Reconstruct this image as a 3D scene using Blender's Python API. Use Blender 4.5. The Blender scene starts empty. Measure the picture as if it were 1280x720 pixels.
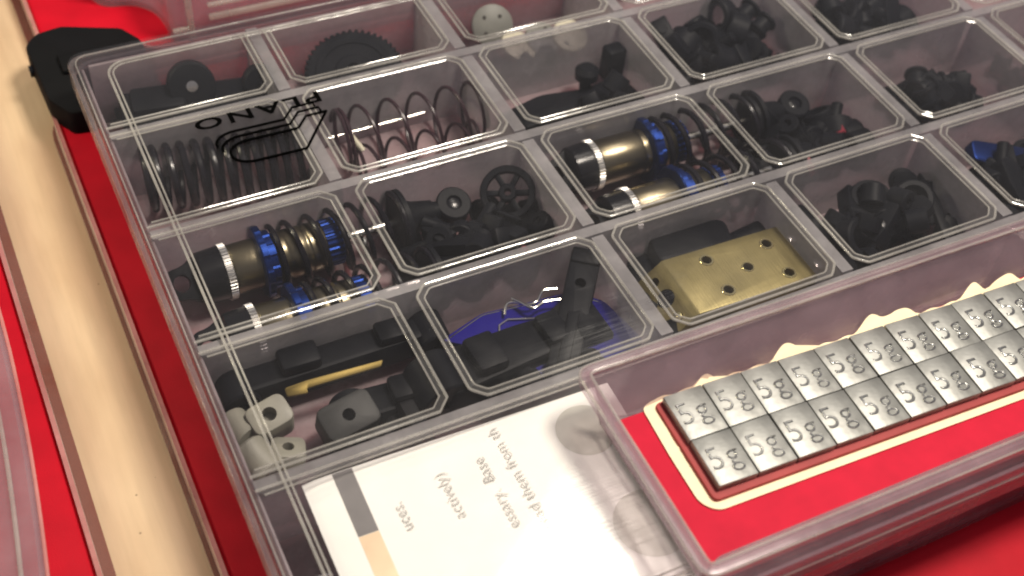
import bpy, bmesh, math, random
from mathutils import Matrix, Vector
random.seed(7)
scene = bpy.context.scene
MM = 0.001                      # everything below is written in millimetres

# ------------------------------------------------------------------ camera
cd = bpy.data.cameras.new('camera')
cam = bpy.data.objects.new('camera', cd)
scene.collection.objects.link(cam)
R = Matrix(((0.8939229, -0.4417870, 0.0756706), (-0.2838646, -0.6886604, -0.6672089), (0.3468756, 0.5749531, -0.7410171)))
right, down, fwd = Vector(R[0]), Vector(R[1]), Vector(R[2])
m = Matrix((right, -down, -fwd)).transposed().to_4x4()
m.translation = Vector((-26.97, -160.97, 247.03)) * MM
cam.matrix_world = m
cd.sensor_width = 36.0
cd.lens = 1543.25 / 1280 * 36
cd.clip_start = 0.01
cd.clip_end = 50
cd.dof.use_dof = True
cd.dof.focus_distance = 0.335
cd.dof.aperture_fstop = 14.0
scene.camera = cam

# ------------------------------------------------------------------ world, lamps, exposure
w = bpy.data.worlds.new('World')
scene.world = w
w.use_nodes = True
w.node_tree.nodes['Background'].inputs['Color'].default_value = (0.78, 0.765, 0.83, 1)
w.node_tree.nodes['Background'].inputs['Strength'].default_value = 0.28
def lamp(name, loc, target, size, power, col):
    l = bpy.data.lights.new(name, 'AREA')
    l.shape = 'DISK'; l.size = size * MM; l.energy = power; l.color = col
    o = bpy.data.objects.new(name, l)
    scene.collection.objects.link(o)
    o.location = Vector(loc) * MM
    o.rotation_euler = (Vector(target) - Vector(loc)).to_track_quat('-Z', 'Y').to_euler()
    return o
lamp('ceiling_lamp', (310, -30, 640), (70, 0, 0), 160, 6.2, (1.0, 0.91, 0.77))
lamp('far_ceiling_lamp', (485, 390, 1200), (80, -30, 0), 330, 2.4, (1.0, 0.92, 0.80))
lamp('side_lamp', (-150, 190, 190), (-22, 172, -36), 60, 0.42, (1.0, 0.90, 0.62))
scene.view_settings.view_transform = 'Standard'
scene.view_settings.look = 'None'
scene.view_settings.exposure = 0.0
scene.cycles.use_denoising = True
scene.cycles.max_bounces = 24
scene.cycles.transparent_max_bounces = 48
scene.cycles.filter_width = 2.0
scene.cycles.caustics_reflective = False

# ------------------------------------------------------------------ materials
def nt(name):
    mt = bpy.data.materials.new(name); mt.use_nodes = True
    t = mt.node_tree; t.nodes.clear()
    out = t.nodes.new('ShaderNodeOutputMaterial')
    return mt, t, out
def solid(name, col, rough=0.5, metal=0.0, spec=0.5, var=0.15, scale=900, bump=0.0, bscale=2500, coat=0.0, aniso=False):
    mt, t, out = nt(name)
    p = t.nodes.new('ShaderNodeBsdfPrincipled')
    p.inputs['Roughness'].default_value = rough; p.inputs['Metallic'].default_value = metal
    p.inputs['Specular IOR Level'].default_value = spec; p.inputs['Coat Weight'].default_value = coat
    tc = t.nodes.new('ShaderNodeTexCoord')
    n = t.nodes.new('ShaderNodeTexNoise'); n.inputs['Scale'].default_value = scale / 10; n.inputs['Detail'].default_value = 5
    t.links.new(tc.outputs['Object'], n.inputs['Vector'])
    r = t.nodes.new('ShaderNodeValToRGB')
    r.color_ramp.elements[0].position = 0.3; r.color_ramp.elements[1].position = 0.7
    r.color_ramp.elements[0].color = tuple(c * (1 - var) for c in col) + (1,)
    r.color_ramp.elements[1].color = tuple(min(1, c * (1 + var)) for c in col) + (1,)
    t.links.new(n.outputs['Fac'], r.inputs['Fac']); t.links.new(r.outputs['Color'], p.inputs['Base Color'])
    if bump:
        n2 = t.nodes.new('ShaderNodeTexNoise'); n2.inputs['Scale'].default_value = bscale
        if aniso:
            mp = t.nodes.new('ShaderNodeMapping'); mp.inputs['Scale'].default_value = (1, .05, .05)
            t.links.new(tc.outputs['Object'], mp.inputs['Vector']); t.links.new(mp.outputs['Vector'], n2.inputs['Vector'])
        else:
            t.links.new(tc.outputs['Object'], n2.inputs['Vector'])
        b = t.nodes.new('ShaderNodeBump'); b.inputs['Strength'].default_value = bump; b.inputs['Distance'].default_value = 0.0003
        t.links.new(n2.outputs['Fac'], b.inputs['Height']); t.links.new(b.outputs['Normal'], p.inputs['Normal'])
    t.links.new(p.outputs['BSDF'], out.inputs['Surface'])
    return mt
def clear(name, haze, tint, hcol, rough=0.08, smudge=0.35, ior=1.45, transl=0.35):
    """clear moulded plastic: passes light, a little milky haze, fresnel gloss"""
    mt, t, out = nt(name)
    tr = t.nodes.new('ShaderNodeBsdfTransparent'); tr.inputs['Color'].default_value = tint + (1,)
    df = t.nodes.new('ShaderNodeBsdfDiffuse'); df.inputs['Color'].default_value = hcol + (1,)
    tl = t.nodes.new('ShaderNodeBsdfTranslucent'); tl.inputs['Color'].default_value = hcol + (1,)
    m0 = t.nodes.new('ShaderNodeMixShader'); m0.inputs[0].default_value = transl
    t.links.new(df.outputs[0], m0.inputs[1]); t.links.new(tl.outputs[0], m0.inputs[2])
    tc = t.nodes.new('ShaderNodeTexCoord'); n = t.nodes.new('ShaderNodeTexNoise')
    n.inputs['Scale'].default_value = 45; n.inputs['Detail'].default_value = 4; n.inputs['Roughness'].default_value = 0.65
    t.links.new(tc.outputs['Object'], n.inputs['Vector'])
    mr = t.nodes.new('ShaderNodeMapRange')
    mr.inputs['From Min'].default_value = 0.3; mr.inputs['From Max'].default_value = 0.7
    mr.inputs['To Min'].default_value = haze * (1 - smudge); mr.inputs['To Max'].default_value = haze * (1 + smudge)
    t.links.new(n.outputs['Fac'], mr.inputs['Value'])
    m1 = t.nodes.new('ShaderNodeMixShader'); t.links.new(mr.outputs[0], m1.inputs[0])
    t.links.new(tr.outputs[0], m1.inputs[1]); t.links.new(m0.outputs[0], m1.inputs[2])
    wv = t.nodes.new('ShaderNodeTexNoise'); wv.inputs['Scale'].default_value = 70; wv.inputs['Detail'].default_value = 2
    t.links.new(tc.outputs['Object'], wv.inputs['Vector'])
    sm = t.nodes.new('ShaderNodeMapping'); sm.inputs['Scale'].default_value = (0.04, 1, 1); sm.inputs['Rotation'].default_value = (0, 0, 0.5)
    t.links.new(tc.outputs['Object'], sm.inputs['Vector'])
    sc = t.nodes.new('ShaderNodeTexNoise'); sc.inputs['Scale'].default_value = 1500; sc.inputs['Detail'].default_value = 1
    t.links.new(sm.outputs[0], sc.inputs['Vector'])
    b1 = t.nodes.new('ShaderNodeBump'); b1.inputs['Strength'].default_value = 0.5; b1.inputs['Distance'].default_value = 0.0006
    t.links.new(wv.outputs['Fac'], b1.inputs['Height'])
    b2 = t.nodes.new('ShaderNodeBump'); b2.inputs['Strength'].default_value = 0.25; b2.inputs['Distance'].default_value = 0.0001
    t.links.new(sc.outputs['Fac'], b2.inputs['Height']); t.links.new(b1.outputs[0], b2.inputs['Normal'])
    rv = t.nodes.new('ShaderNodeMapRange'); rv.inputs['From Min'].default_value = 0.3; rv.inputs['From Max'].default_value = 0.7
    rv.inputs['To Min'].default_value = rough * 0.6; rv.inputs['To Max'].default_value = rough * 1.7
    t.links.new(n.outputs['Fac'], rv.inputs['Value'])
    gl = t.nodes.new('ShaderNodeBsdfGlossy'); t.links.new(b2.outputs[0], gl.inputs['Normal']); t.links.new(rv.outputs[0], gl.inputs['Roughness'])
    lw = t.nodes.new('ShaderNodeLayerWeight'); lw.inputs['Blend'].default_value = 0.5
    pw = t.nodes.new('ShaderNodeMath'); pw.operation = 'POWER'; pw.inputs[1].default_value = 5.0
    t.links.new(lw.outputs['Facing'], pw.inputs[0])
    f0 = ((ior - 1) / (ior + 1)) ** 2
    fr = t.nodes.new('ShaderNodeMath'); fr.operation = 'MULTIPLY_ADD'; fr.inputs[1].default_value = 1 - f0; fr.inputs[2].default_value = f0
    t.links.new(pw.outputs[0], fr.inputs[0])
    m2 = t.nodes.new('ShaderNodeMixShader')
    t.links.new(fr.outputs[0], m2.inputs[0]); t.links.new(m1.outputs[0], m2.inputs[1]); t.links.new(gl.outputs[0], m2.inputs[2])
    t.links.new(m2.outputs[0], out.inputs['Surface'])
    return mt

M = {}
M['black'] = solid('black_plastic', (0.005, 0.0055, 0.008), 0.5, spec=0.12, bump=0.15)
M['black_gloss'] = solid('black_gloss_plastic', (0.004, 0.004, 0.006), 0.22, spec=0.3)
M['latch_black'] = solid('matt_black', (0.004, 0.004, 0.005), 0.75, spec=0.15)
M['rubber'] = solid('black_rubber', (0.008, 0.008, 0.010), 0.6, spec=0.2, bump=0.2)
M['wire_black'] = solid('black_coated_wire', (0.006, 0.005, 0.008), 0.25, spec=0.3)
M['wire_plum'] = solid('plum_coated_wire', (0.030, 0.012, 0.018), 0.3, spec=0.4)
M['steel'] = solid('polished_steel', (0.75, 0.72, 0.66), 0.18, 1.0)
M['silver'] = solid('knurled_aluminium', (0.78, 0.76, 0.72), 0.3, 1.0)
M['bronze'] = solid('hard_anodised_body', (0.21, 0.18, 0.12), 0.30, 1.0, bump=0.12, bscale=4000, aniso=True)
M['blue'] = solid('blue_anodised', (0.005, 0.024, 0.14), 0.34, 0.85)
M['violet'] = solid('blue_violet_anodised', (0.010, 0.006, 0.15), 0.55, 0.0, spec=0.08)
M['brass'] = solid('brass_block', (0.24, 0.20, 0.09), 0.5, 0.75, var=0.22, bump=0.35, bscale=2600, aniso=True)
M['brass_bright'] = solid('bright_brass', (0.95, 0.78, 0.40), 0.2, 1.0)
M['gold'] = solid('gold_strip', (0.13, 0.095, 0.03), 0.48, 0.9)
M['dark_bore'] = solid('dark_bore', (0.02, 0.015, 0.008), 0.5)
M['pale_grey'] = solid('pale_grey_plastic', (0.25, 0.24, 0.20), 0.5, bump=0.1)
M['dark_grey'] = solid('dark_grey_plastic', (0.03, 0.03, 0.03), 0.5, spec=0.25, bump=0.1)
M['cream'] = solid('cream_plastic', (0.62, 0.58, 0.44), 0.5)
M['grey_disc'] = solid('grey_plastic_disc', (0.17, 0.17, 0.15), 0.5)
M['red'] = solid('red_plastic', (0.47, 0.004, 0.016), 0.55, spec=0.12, var=0.10, scale=700, bump=0.25, bscale=3500)
M['red_card'] = solid('red_card', (0.50, 0.010, 0.034), 0.65, spec=0.15, var=0.07, scale=1500, bump=0.3, bscale=5000)
M['red_dark'] = solid('red_rubber', (0.20, 0.015, 0.03), 0.5)
M['foam'] = solid('red_foam_tape', (0.34, 0.045, 0.045), 0.7)
M['liner'] = solid('cream_liner', (0.86, 0.72, 0.48), 0.6, var=0.06)
M['lead'] = solid('grey_weight_metal', (0.27, 0.27, 0.26), 0.50, 0.85, var=0.4, bump=0.25, bscale=600)
M['mark'] = solid('mark_glint_metal', (0.55, 0.55, 0.53), 0.26, 1.0, var=0.3, scale=4000)  # lighter than the weight metal, so glints are painted into the raised marks
M['paper'] = solid('white_paper', (0.90, 0.89, 0.85), 0.8, spec=0.1, var=0.025, bump=0.25, bscale=4000)
M['ink'] = solid('grey_ink', (0.48, 0.47, 0.45), 0.8, spec=0.1)
M['ink_bar'] = solid('grey_print', (0.21, 0.20, 0.20), 0.8, spec=0.1)
M['ink_peach'] = solid('peach_print', (0.84, 0.64, 0.44), 0.8, spec=0.1)
M['ink_spot'] = solid('grey_spot_print', (0.62, 0.61, 0.55), 0.8, spec=0.1, var=0.12)
M['logo'] = solid('black_moulded_mark', (0.002, 0.002, 0.002), 0.9, spec=0.0)
M['lid'] = clear('clear_lid_plastic', 0.008, (0.965, 0.96, 0.965), (0.72, 0.70, 0.72), rough=0.16, ior=1.32)
M['band'] = clear('clear_band_plastic', 0.07, (0.95, 0.94, 0.95), (0.72, 0.70, 0.70), rough=0.2, ior=1.35)
M['ridge'] = clear('clear_ridge_plastic', 0.30, (0.92, 0.91, 0.90), (0.80, 0.77, 0.72), rough=0.12, ior=1.75)
M['body'] = clear('clear_body_plastic', 0.10, (0.80, 0.76, 0.80), (0.50, 0.42, 0.46), rough=0.2)
M['back_wall'] = clear('frosted_back_wall', 0.5, (0.86, 0.82, 0.86), (0.60, 0.50, 0.53), rough=0.2)
M['divider'] = clear('clear_divider_plastic', 0.46, (0.80, 0.78, 0.82), (0.60, 0.58, 0.59), rough=0.2)
M['floor'] = clear('clear_floor_plastic', 0.48, (0.86, 0.80, 0.82), (0.62, 0.50, 0.52), rough=0.25)
M['skirt'] = clear('frosted_skirt_plastic', 0.18, (0.85, 0.80, 0.82), (0.62, 0.55, 0.56), rough=0.2)
M['rim_red'] = clear('clear_tray_rim', 0.6, (0.9, 0.60, 0.58), (0.85, 0.40, 0.38), rough=0.35)
M['flange'] = clear('smoky_tray_flange', 0.3, (0.80, 0.60, 0.54), (0.42, 0.22, 0.18), rough=0.5)
M['pink_clear'] = clear('clear_box_plastic', 0.22, (0.88, 0.84, 0.86), (0.64, 0.46, 0.52), rough=0.15)
def tabletop_mat():
    mt, t, out = nt('pale_wood_tabletop')
    p = t.nodes.new('ShaderNodeBsdfPrincipled'); p.inputs['Roughness'].default_value = 0.5
    tc = t.nodes.new('ShaderNodeTexCoord')
    mp = t.nodes.new('ShaderNodeMapping'); mp.inputs['Scale'].default_value = (1, 0.35, 1)
    t.links.new(tc.outputs['Object'], mp.inputs['Vector'])
    n = t.nodes.new('ShaderNodeTexNoise'); n.inputs['Scale'].default_value = 55; n.inputs['Detail'].default_value = 6
    t.links.new(mp.outputs[0], n.inputs['Vector'])
    r = t.nodes.new('ShaderNodeValToRGB')
    r.color_ramp.elements[0].position = 0.3; r.color_ramp.elements[1].position = 0.72
    r.color_ramp.elements[0].color = (0.55, 0.385, 0.24, 1); r.color_ramp.elements[1].color = (0.68, 0.51, 0.335, 1)
    t.links.new(n.outputs['Fac'], r.inputs['Fac'])
    mp2 = t.nodes.new('ShaderNodeMapping'); mp2.inputs['Scale'].default_value = (1, 0.06, 1)
    t.links.new(tc.outputs['Object'], mp2.inputs['Vector'])
    g = t.nodes.new('ShaderNodeTexNoise'); g.inputs['Scale'].default_value = 520; g.inputs['Detail'].default_value = 4
    t.links.new(mp2.outputs[0], g.inputs['Vector'])
    gm = t.nodes.new('ShaderNodeMix'); gm.data_type = 'RGBA'; gm.blend_type = 'MULTIPLY'; gm.inputs['Factor'].default_value = 0.2
    t.links.new(r.outputs[0], gm.inputs['A']); t.links.new(g.outputs['Fac'], gm.inputs['B'])
    bp = t.nodes.new('ShaderNodeBump'); bp.inputs['Strength'].default_value = 0.2; bp.inputs['Distance'].default_value = 0.0004
    t.links.new(g.outputs['Fac'], bp.inputs['Height']); t.links.new(bp.outputs[0], p.inputs['Normal'])
    v = t.nodes.new('ShaderNodeTexVoronoi'); v.inputs['Scale'].default_value = 120
    t.links.new(tc.outputs['Object'], v.inputs['Vector'])
    lt = t.nodes.new('ShaderNodeMapRange'); lt.inputs['From Min'].default_value = 0.015; lt.inputs['From Max'].default_value = 0.05
    lt.inputs['To Min'].default_value = 1; lt.inputs['To Max'].default_value = 0
    t.links.new(v.outputs['Distance'], lt.inputs['Value'])
    sx = t.nodes.new('ShaderNodeSeparateColor'); t.links.new(v.outputs['Color'], sx.inputs[0])
    gt = t.nodes.new('ShaderNodeMath'); gt.operation = 'GREATER_THAN'; gt.inputs[1].default_value = 0.5
    t.links.new(sx.outputs[0], gt.inputs[0])
    mu = t.nodes.new('ShaderNodeMath'); mu.operation = 'MULTIPLY'
    t.links.new(lt.outputs[0], mu.inputs[0]); t.links.new(gt.outputs[0], mu.inputs[1])
    m2 = t.nodes.new('ShaderNodeMath'); m2.operation = 'MULTIPLY'; m2.inputs[1].default_value = 0.75
    t.links.new(mu.outputs[0], m2.inputs[0])
    mx = t.nodes.new('ShaderNodeMix'); mx.data_type = 'RGBA'
    t.links.new(m2.outputs[0], mx.inputs['Factor']); t.links.new(gm.outputs['Result'], mx.inputs['A'])
    mx.inputs['B'].default_value = (0.10, 0.06, 0.03, 1)
    t.links.new(mx.outputs['Result'], p.inputs['Base Color'])
    t.links.new(p.outputs[0], out.inputs['Surface'])
    return mt
M['table'] = tabletop_mat()

# ------------------------------------------------------------------ mesh helpers (mm)
def along(d, up=(0, 0, 1)):
    """rotation whose local X axis lies along d"""
    x = Vector(d).normalized(); u = Vector(up)
    if abs(x.dot(u)) > 0.97: u = Vector((0, 1, 0))
    y = u.cross(x).normalized(); z = x.cross(y)
    return Matrix((x, y, z)).transposed().to_4x4()
class MB:
    def __init__(s): s.bm = bmesh.new()
    def add(s, verts, faces, T=None):
        vs = [s.bm.verts.new((T @ Vector(v)) if T else v) for v in verts]
        for f in faces:
            try: s.bm.faces.new([vs[i] for i in f])
            except ValueError: pass
        return s
    def box(s, c, size, T=None, bev=0.0, seg=2):
        t = bmesh.new(); bmesh.ops.create_cube(t, size=1)
        for v in t.verts: v.co = Vector((v.co.x * size[0] + c[0], v.co.y * size[1] + c[1], v.co.z * size[2] + c[2]))
        if bev: bmesh.ops.bevel(t, geom=list(t.edges), offset=bev, segments=seg, profile=0.5, affect='EDGES')
        return s._take(t, T)
    def _take(s, t, T=None):
        if T: bmesh.ops.transform(t, matrix=T, verts=t.verts)
        me = bpy.data.meshes.new('tmp'); t.to_mesh(me); t.free(); s.bm.from_mesh(me); bpy.data.meshes.remove(me)
        return s
    def lathe(s, prof, T=None, seg=32, lobes=0, amp=0.0, closed=False):
        """profile [(x, r)...] turned about local X"""
        n = len(prof); V = []; F = []
        for x, r in prof:
            for k in range(seg):
                a = 2 * math.pi * k / seg; rr = r
                if lobes and r > 0.1: rr = r + amp * (1 if (k * lobes * 2 // seg) % 2 else -1)
                V.append((x, rr * math.cos(a), rr * math.sin(a)))
        for i in range(n - 1 + (1 if closed else 0)):
            j = (i + 1) % n
            for k in range(seg):
                F.append((i * seg + k, i * seg + (k + 1) % seg, j * seg + (k + 1) % seg, j * seg + k))
        if not closed:
            F.append(tuple(range(seg))[::-1]); F.append(tuple((n - 1) * seg + k for k in range(seg)))
        return s.add(V, F, T)
    def ring(s, x0, x1, r0, r1, T=None, seg=32, ch=0.0, lobes=0, amp=0.0):
        """tube wall between radii r0 < r1 along local X"""
        c = ch or (r1 - r0) * 0.15
        n = [(x0, r0), (x0, r1 - c), (x0 + c, r1), (x1 - c, r1), (x1, r1 - c), (x1, r0)]
        return s.lathe(n, T, seg, lobes, amp, closed=True)
    def tube(s, pts, r, sides=6, closed=False, T=None, caps=True):
        pts = [Vector(p) for p in pts]; n = len(pts); V = []; F = []; prev = None
        for i, p in enumerate(pts):
            if closed: d = pts[(i + 1) % n] - pts[i - 1]
            else: d = pts[min(i + 1, n - 1)] - pts[max(i - 1, 0)]
            d.normalize()
            if prev is None:
                u = Vector((0, 0, 1)) if abs(d.z) < 0.9 else Vector((0, 1, 0))
                u = (u - d * u.dot(d)).normalized()
            else: u = (prev - d * prev.dot(d)).normalized()
            prev = u; v = d.cross(u)
            for k in range(sides):
                a = 2 * math.pi * k / sides
                V.append(p + (u * math.cos(a) + v * math.sin(a)) * r)
        for i in range(n if closed else n - 1):
            j = (i + 1) % n
            for k in range(sides):
                F.append((i * sides + k, i * sides + (k + 1) % sides, j * sides + (k + 1) % sides, j * sides + k))
        if not closed and caps:
            F.append(tuple(range(sides))[::-1]); F.append(tuple((n - 1) * sides + k for k in range(sides)))
        return s.add(V, F, T)
    def helix(s, x0, x1, r, turns, wire, T=None, ends=0.9, sides=7, per=22, r1=None):
        pts = []; tot = turns + 2 * ends; n = int(tot * per)
        for i in range(n + 1):
            q = i / n * tot; a = 2 * math.pi * q
            e0 = min(q, ends); e1 = max(0, q - ends - turns); mid = q - e0 - e1
            x = x0 + (e0 + e1) * wire * 2.1 + mid / turns * (x1 - x0 - 2 * ends * wire * 2.1)
            rr = r if r1 is None else r + (r1 - r) * q / tot
            pts.append((x, rr * math.cos(a), rr * math.sin(a)))
        return s.tube(pts, wire, sides, T=T)
    def prism(s, out, z0, z1, T=None, bev=0.0, top=1.0):
        t = bmesh.new()
        cx = sum(p[0] for p in out) / len(out); cy = sum(p[1] for p in out) / len(out)
        a = [t.verts.new((p[0], p[1], z0)) for p in out]
        b = [t.verts.new((cx + (p[0] - cx) * top, cy + (p[1] - cy) * top, z1)) for p in out]
        n = len(out)
        t.faces.new(a[::-1]); ft = t.faces.new(b)
        for i in range(n): t.faces.new((a[i], a[(i + 1) % n], b[(i + 1) % n], b[i]))
        bmesh.ops.recalc_face_normals(t, faces=t.faces)
        if bev: bmesh.ops.bevel(t, geom=[e for e in ft.edges], offset=bev, segments=2, profile=0.5, affect='EDGES')
        return s._take(t, T)
    def shell(s, out, z0, z1, th, T=None, draft=0.0):
        """upright wall round a closed outline (counter-clockwise), th thick inward"""
        inn = inset(out, th); o2 = inset(out, draft); i2 = inset(out, draft + th); n = len(out)
        V = [(x, y, z1) for x, y in out] + [(x, y, z1) for x, y in inn] + [(x, y, z0) for x, y in o2] + [(x, y, z0) for x, y in i2]
        F = []
        for i in range(n):
            j = (i + 1) % n
            F += [(i, j, n + j, n + i), (2 * n + i, 2 * n + j, j, i), (n + i, n + j, 3 * n + j, 3 * n + i), (3 * n + i, 3 * n + j, 2 * n + j, 2 * n + i)]
        return s.add(V, F, T)
    def mesh(s, name, angle=38):
        bmesh.ops.recalc_face_normals(s.bm, faces=s.bm.faces)
        for v in s.bm.verts: v.co *= MM
        me = bpy.data.meshes.new(name); s.bm.to_mesh(me); s.bm.free()
        for p in me.polygons: p.use_smooth = True
        me.set_sharp_from_angle(angle=math.radians(angle))
        return me
    def build(s, name, mat, parent=None, angle=38):
        me = s.mesh(name, angle); me.materials.append(mat)
        o = bpy.data.objects.new(name, me); scene.collection.objects.link(o)
        o.parent = parent
        return o
def inset(out, d):
    n = len(out); res = []
    for i in range(n):
        p0, p1, p2 = Vector(out[i - 1]), Vector(out[i]), Vector(out[(i + 1) % n])
        e1 = (p1 - p0).normalized(); e2 = (p2 - p1).normalized()
        n1 = Vector((-e1.y, e1.x)); n2 = Vector((-e2.y, e2.x))
        b = n1 + n2; k = b.length_squared
        q = p1 + (b * (2 * d / k) if k > 0.2 else n1 * d)
        res.append((q.x, q.y))
    return res
def rrect(x0, y0, x1, y1, r, seg=5):
    if not isinstance(r, (tuple, list)): r = (r,) * 4
    pts = []
    for (cx, cy, a0, q) in ((x1 - r[0], y0 + r[0], -90, r[0]), (x1 - r[1], y1 - r[1], 0, r[1]), (x0 + r[2], y1 - r[2], 90, r[2]), (x0 + r[3], y0 + r[3], 180, r[3])):
        for k in range(seg + 1):
            a = math.radians(a0 + 90 * k / seg); pts.append((cx + q * math.cos(a), cy + q * math.sin(a)))
    return pts
def roundpoly(pts, r, seg=4):
    """round the corners of a polygon"""
    out = []; n = len(pts)
    for i in range(n):
        a, b, c = Vector(pts[i - 1]), Vector(pts[i]), Vector(pts[(i + 1) % n])
        rr = min(r, (a - b).length * 0.45, (c - b).length * 0.45)
        p = b + (a - b).normalized() * rr; q = b + (c - b).normalized() * rr
        for k in range(seg + 1):
            t = k / seg
            v = p * (1 - t) ** 2 + b * 2 * t * (1 - t) + q * t ** 2
            out.append((v.x, v.y))
    return out
def cut(o, cutter):
    """bore a shape out of an object for good"""
    me = cutter.mesh('bore'); c = bpy.data.objects.new('bore', me); scene.collection.objects.link(c)
    c.matrix_world = Matrix.Identity(4)
    par = o.parent; o.parent = None
    md = o.modifiers.new('bore', 'BOOLEAN'); md.operation = 'DIFFERENCE'; md.object = c; md.solver = 'EXACT'
    dg = bpy.context.evaluated_depsgraph_get()
    new = bpy.data.meshes.new_from_object(o.evaluated_get(dg))
    o.modifiers.clear(); old = o.data; o.data = new
    bpy.data.objects.remove(c); bpy.data.meshes.remove(me); bpy.data.meshes.remove(old)
    for p in new.polygons: p.use_smooth = True
    new.set_sharp_from_angle(angle=math.radians(38))
    o.parent = par
    return o
def tag(o, label, cat, group=None):
    o['label'] = label; o['category'] = cat
    if group: o['group'] = group
    return o
def thing(name, label, cat, loc, rot=None, group=None):
    o = bpy.data.objects.new(name, None); scene.collection.objects.link(o)
    o.empty_display_size = 0.005
    mw = (rot.copy() if rot else Matrix.Identity(4)); mw.translation = Vector(loc) * MM
    o.matrix_world = mw
    return tag(o, label, cat, group)
def place(o, loc, rot=None):
    mw = (rot.copy() if rot else Matrix.Identity(4)); mw.translation = Vector(loc) * MM
    o.matrix_world = mw
    return o
def kids(o): return [c for c in scene.objects if c.parent == o]
def dup(root, loc, rot=None, label=None):
    r = root.copy(); scene.collection.objects.link(r); place(r, loc, rot)
    if label: r['label'] = label
    for ch in kids(root):
        c = ch.copy(); scene.collection.objects.link(c); c.parent = r
        for g in kids(ch):
            d = g.copy(); scene.collection.objects.link(d); d.parent = c
    return r
def rotz(deg): return Matrix.Rotation(math.radians(deg), 4, 'Z')
def euler(x, y, z): 
    from mathutils import Euler
    return Euler((math.radians(x), math.radians(y), math.radians(z))).to_matrix().to_4x4()
def text_mesh(name, body, size, mat, parent, T, extrude=0.0, bevel=0.0, shear=0.0, spacing=1.0, offset=0.0):
    cu = bpy.data.curves.new(name, 'FONT'); cu.body = body; cu.size = size * MM
    cu.offset = offset * MM; cu.extrude = extrude * MM; cu.bevel_depth = bevel * MM; cu.bevel_resolution = 1; cu.resolution_u = 3
    cu.shear = shear; cu.space_character = spacing
    o = bpy.data.objects.new(name, cu); scene.collection.objects.link(o)
    dg = bpy.context.evaluated_depsgraph_get()
    me = bpy.data.meshes.new_from_object(o.evaluated_get(dg)); bpy.data.objects.remove(o)
    me.transform(T); me.materials.clear(); me.materials.append(mat); me.name = name
    o = bpy.data.objects.new(name, me); scene.collection.objects.link(o); o.parent = parent
    return o
def mmT(x, y, z, rot=None):
    T = (rot.copy() if rot else Matrix.Identity(4)); T.translation = Vector((x, y, z)) * MM
    return T

FLOOR = -25.0            # inside floor of the organizer; its lid top is z = 0
TRAY = -27.6             # top of the red trays
TABLE = -36.0
PX, PY = 60.0, 44.0      # compartment pitch
COLS, ROWS = 6, 4

# ------------------------------------------------------------------ setting: the table top
tb = MB().box((100, 60, TABLE - 12), (1400, 1200, 24), bev=1.5).build('tabletop', M['table'])
tb['kind'] = 'structure'

# ------------------------------------------------------------------ red trays
def tray(label, outline, r, foot=2.9):
    t = thing('storage_tray', label, 'tray', (outline[0][0], outline[0][1], TABLE))
    o = [(x - outline[0][0], y - outline[0][1]) for x, y in outline]
    o = roundpoly(o, r, 6)
    h = TRAY - TABLE
    MB().prism(inset(o, 1.4), 0.3, h, bev=0.6).build('tray_base', M['red'], t)
    MB().shell(o, 1.0, h + 1.6, 1.2).build('rim', M['rim_red'], t)
    MB().prism(inset(o, -foot), 0.15, 1.0, bev=0.3).build('foot_flange', M['flange'], t)
    return t
tray('red tray with clear rim under the large organizer full of parts', [(-5.6, -140), (420, -140), (420, 188), (-5.6, 188)], 13, 1.3)
tray('red tray with clear rim at the far left of the bare tabletop strip', [(-180, -160), (-31.6, -160), (-31.6, 330), (-180, 330)], 13)
tray('red tray behind the black latch and the large organizer', [(-1, 420), (-1, 214), (27, 211), (33, 199), (420, 199), (420, 420)], 7)

# ------------------------------------------------------------------ black latch
t = thing('latch_block', 'black plastic latch block at the far left corner of the organizer', 'latch', (10, 185, TRAY))
o = roundpoly([(-15.4, -9), (-10.5, -18.5), (20, -21), (20.3, 12), (15.8, 20.5), (-3, 28.5), (-11.5, 27), (-14.6, 24), (-16.4, 21)], 1.6)
MB().prism(o, 0.05, 9, bev=1.2).build('latch_body', M['latch_black'], t)
MB().box((3, 6, 9.6), (22, 10, 2.4), bev=0.8).build('latch_tab', M['latch_black'], t)
MB().tube([(-15, 12, 5), (-17.5, 12, 5)], 2.0, 10).build('hinge_pin', M['black_gloss'], t)

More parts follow.
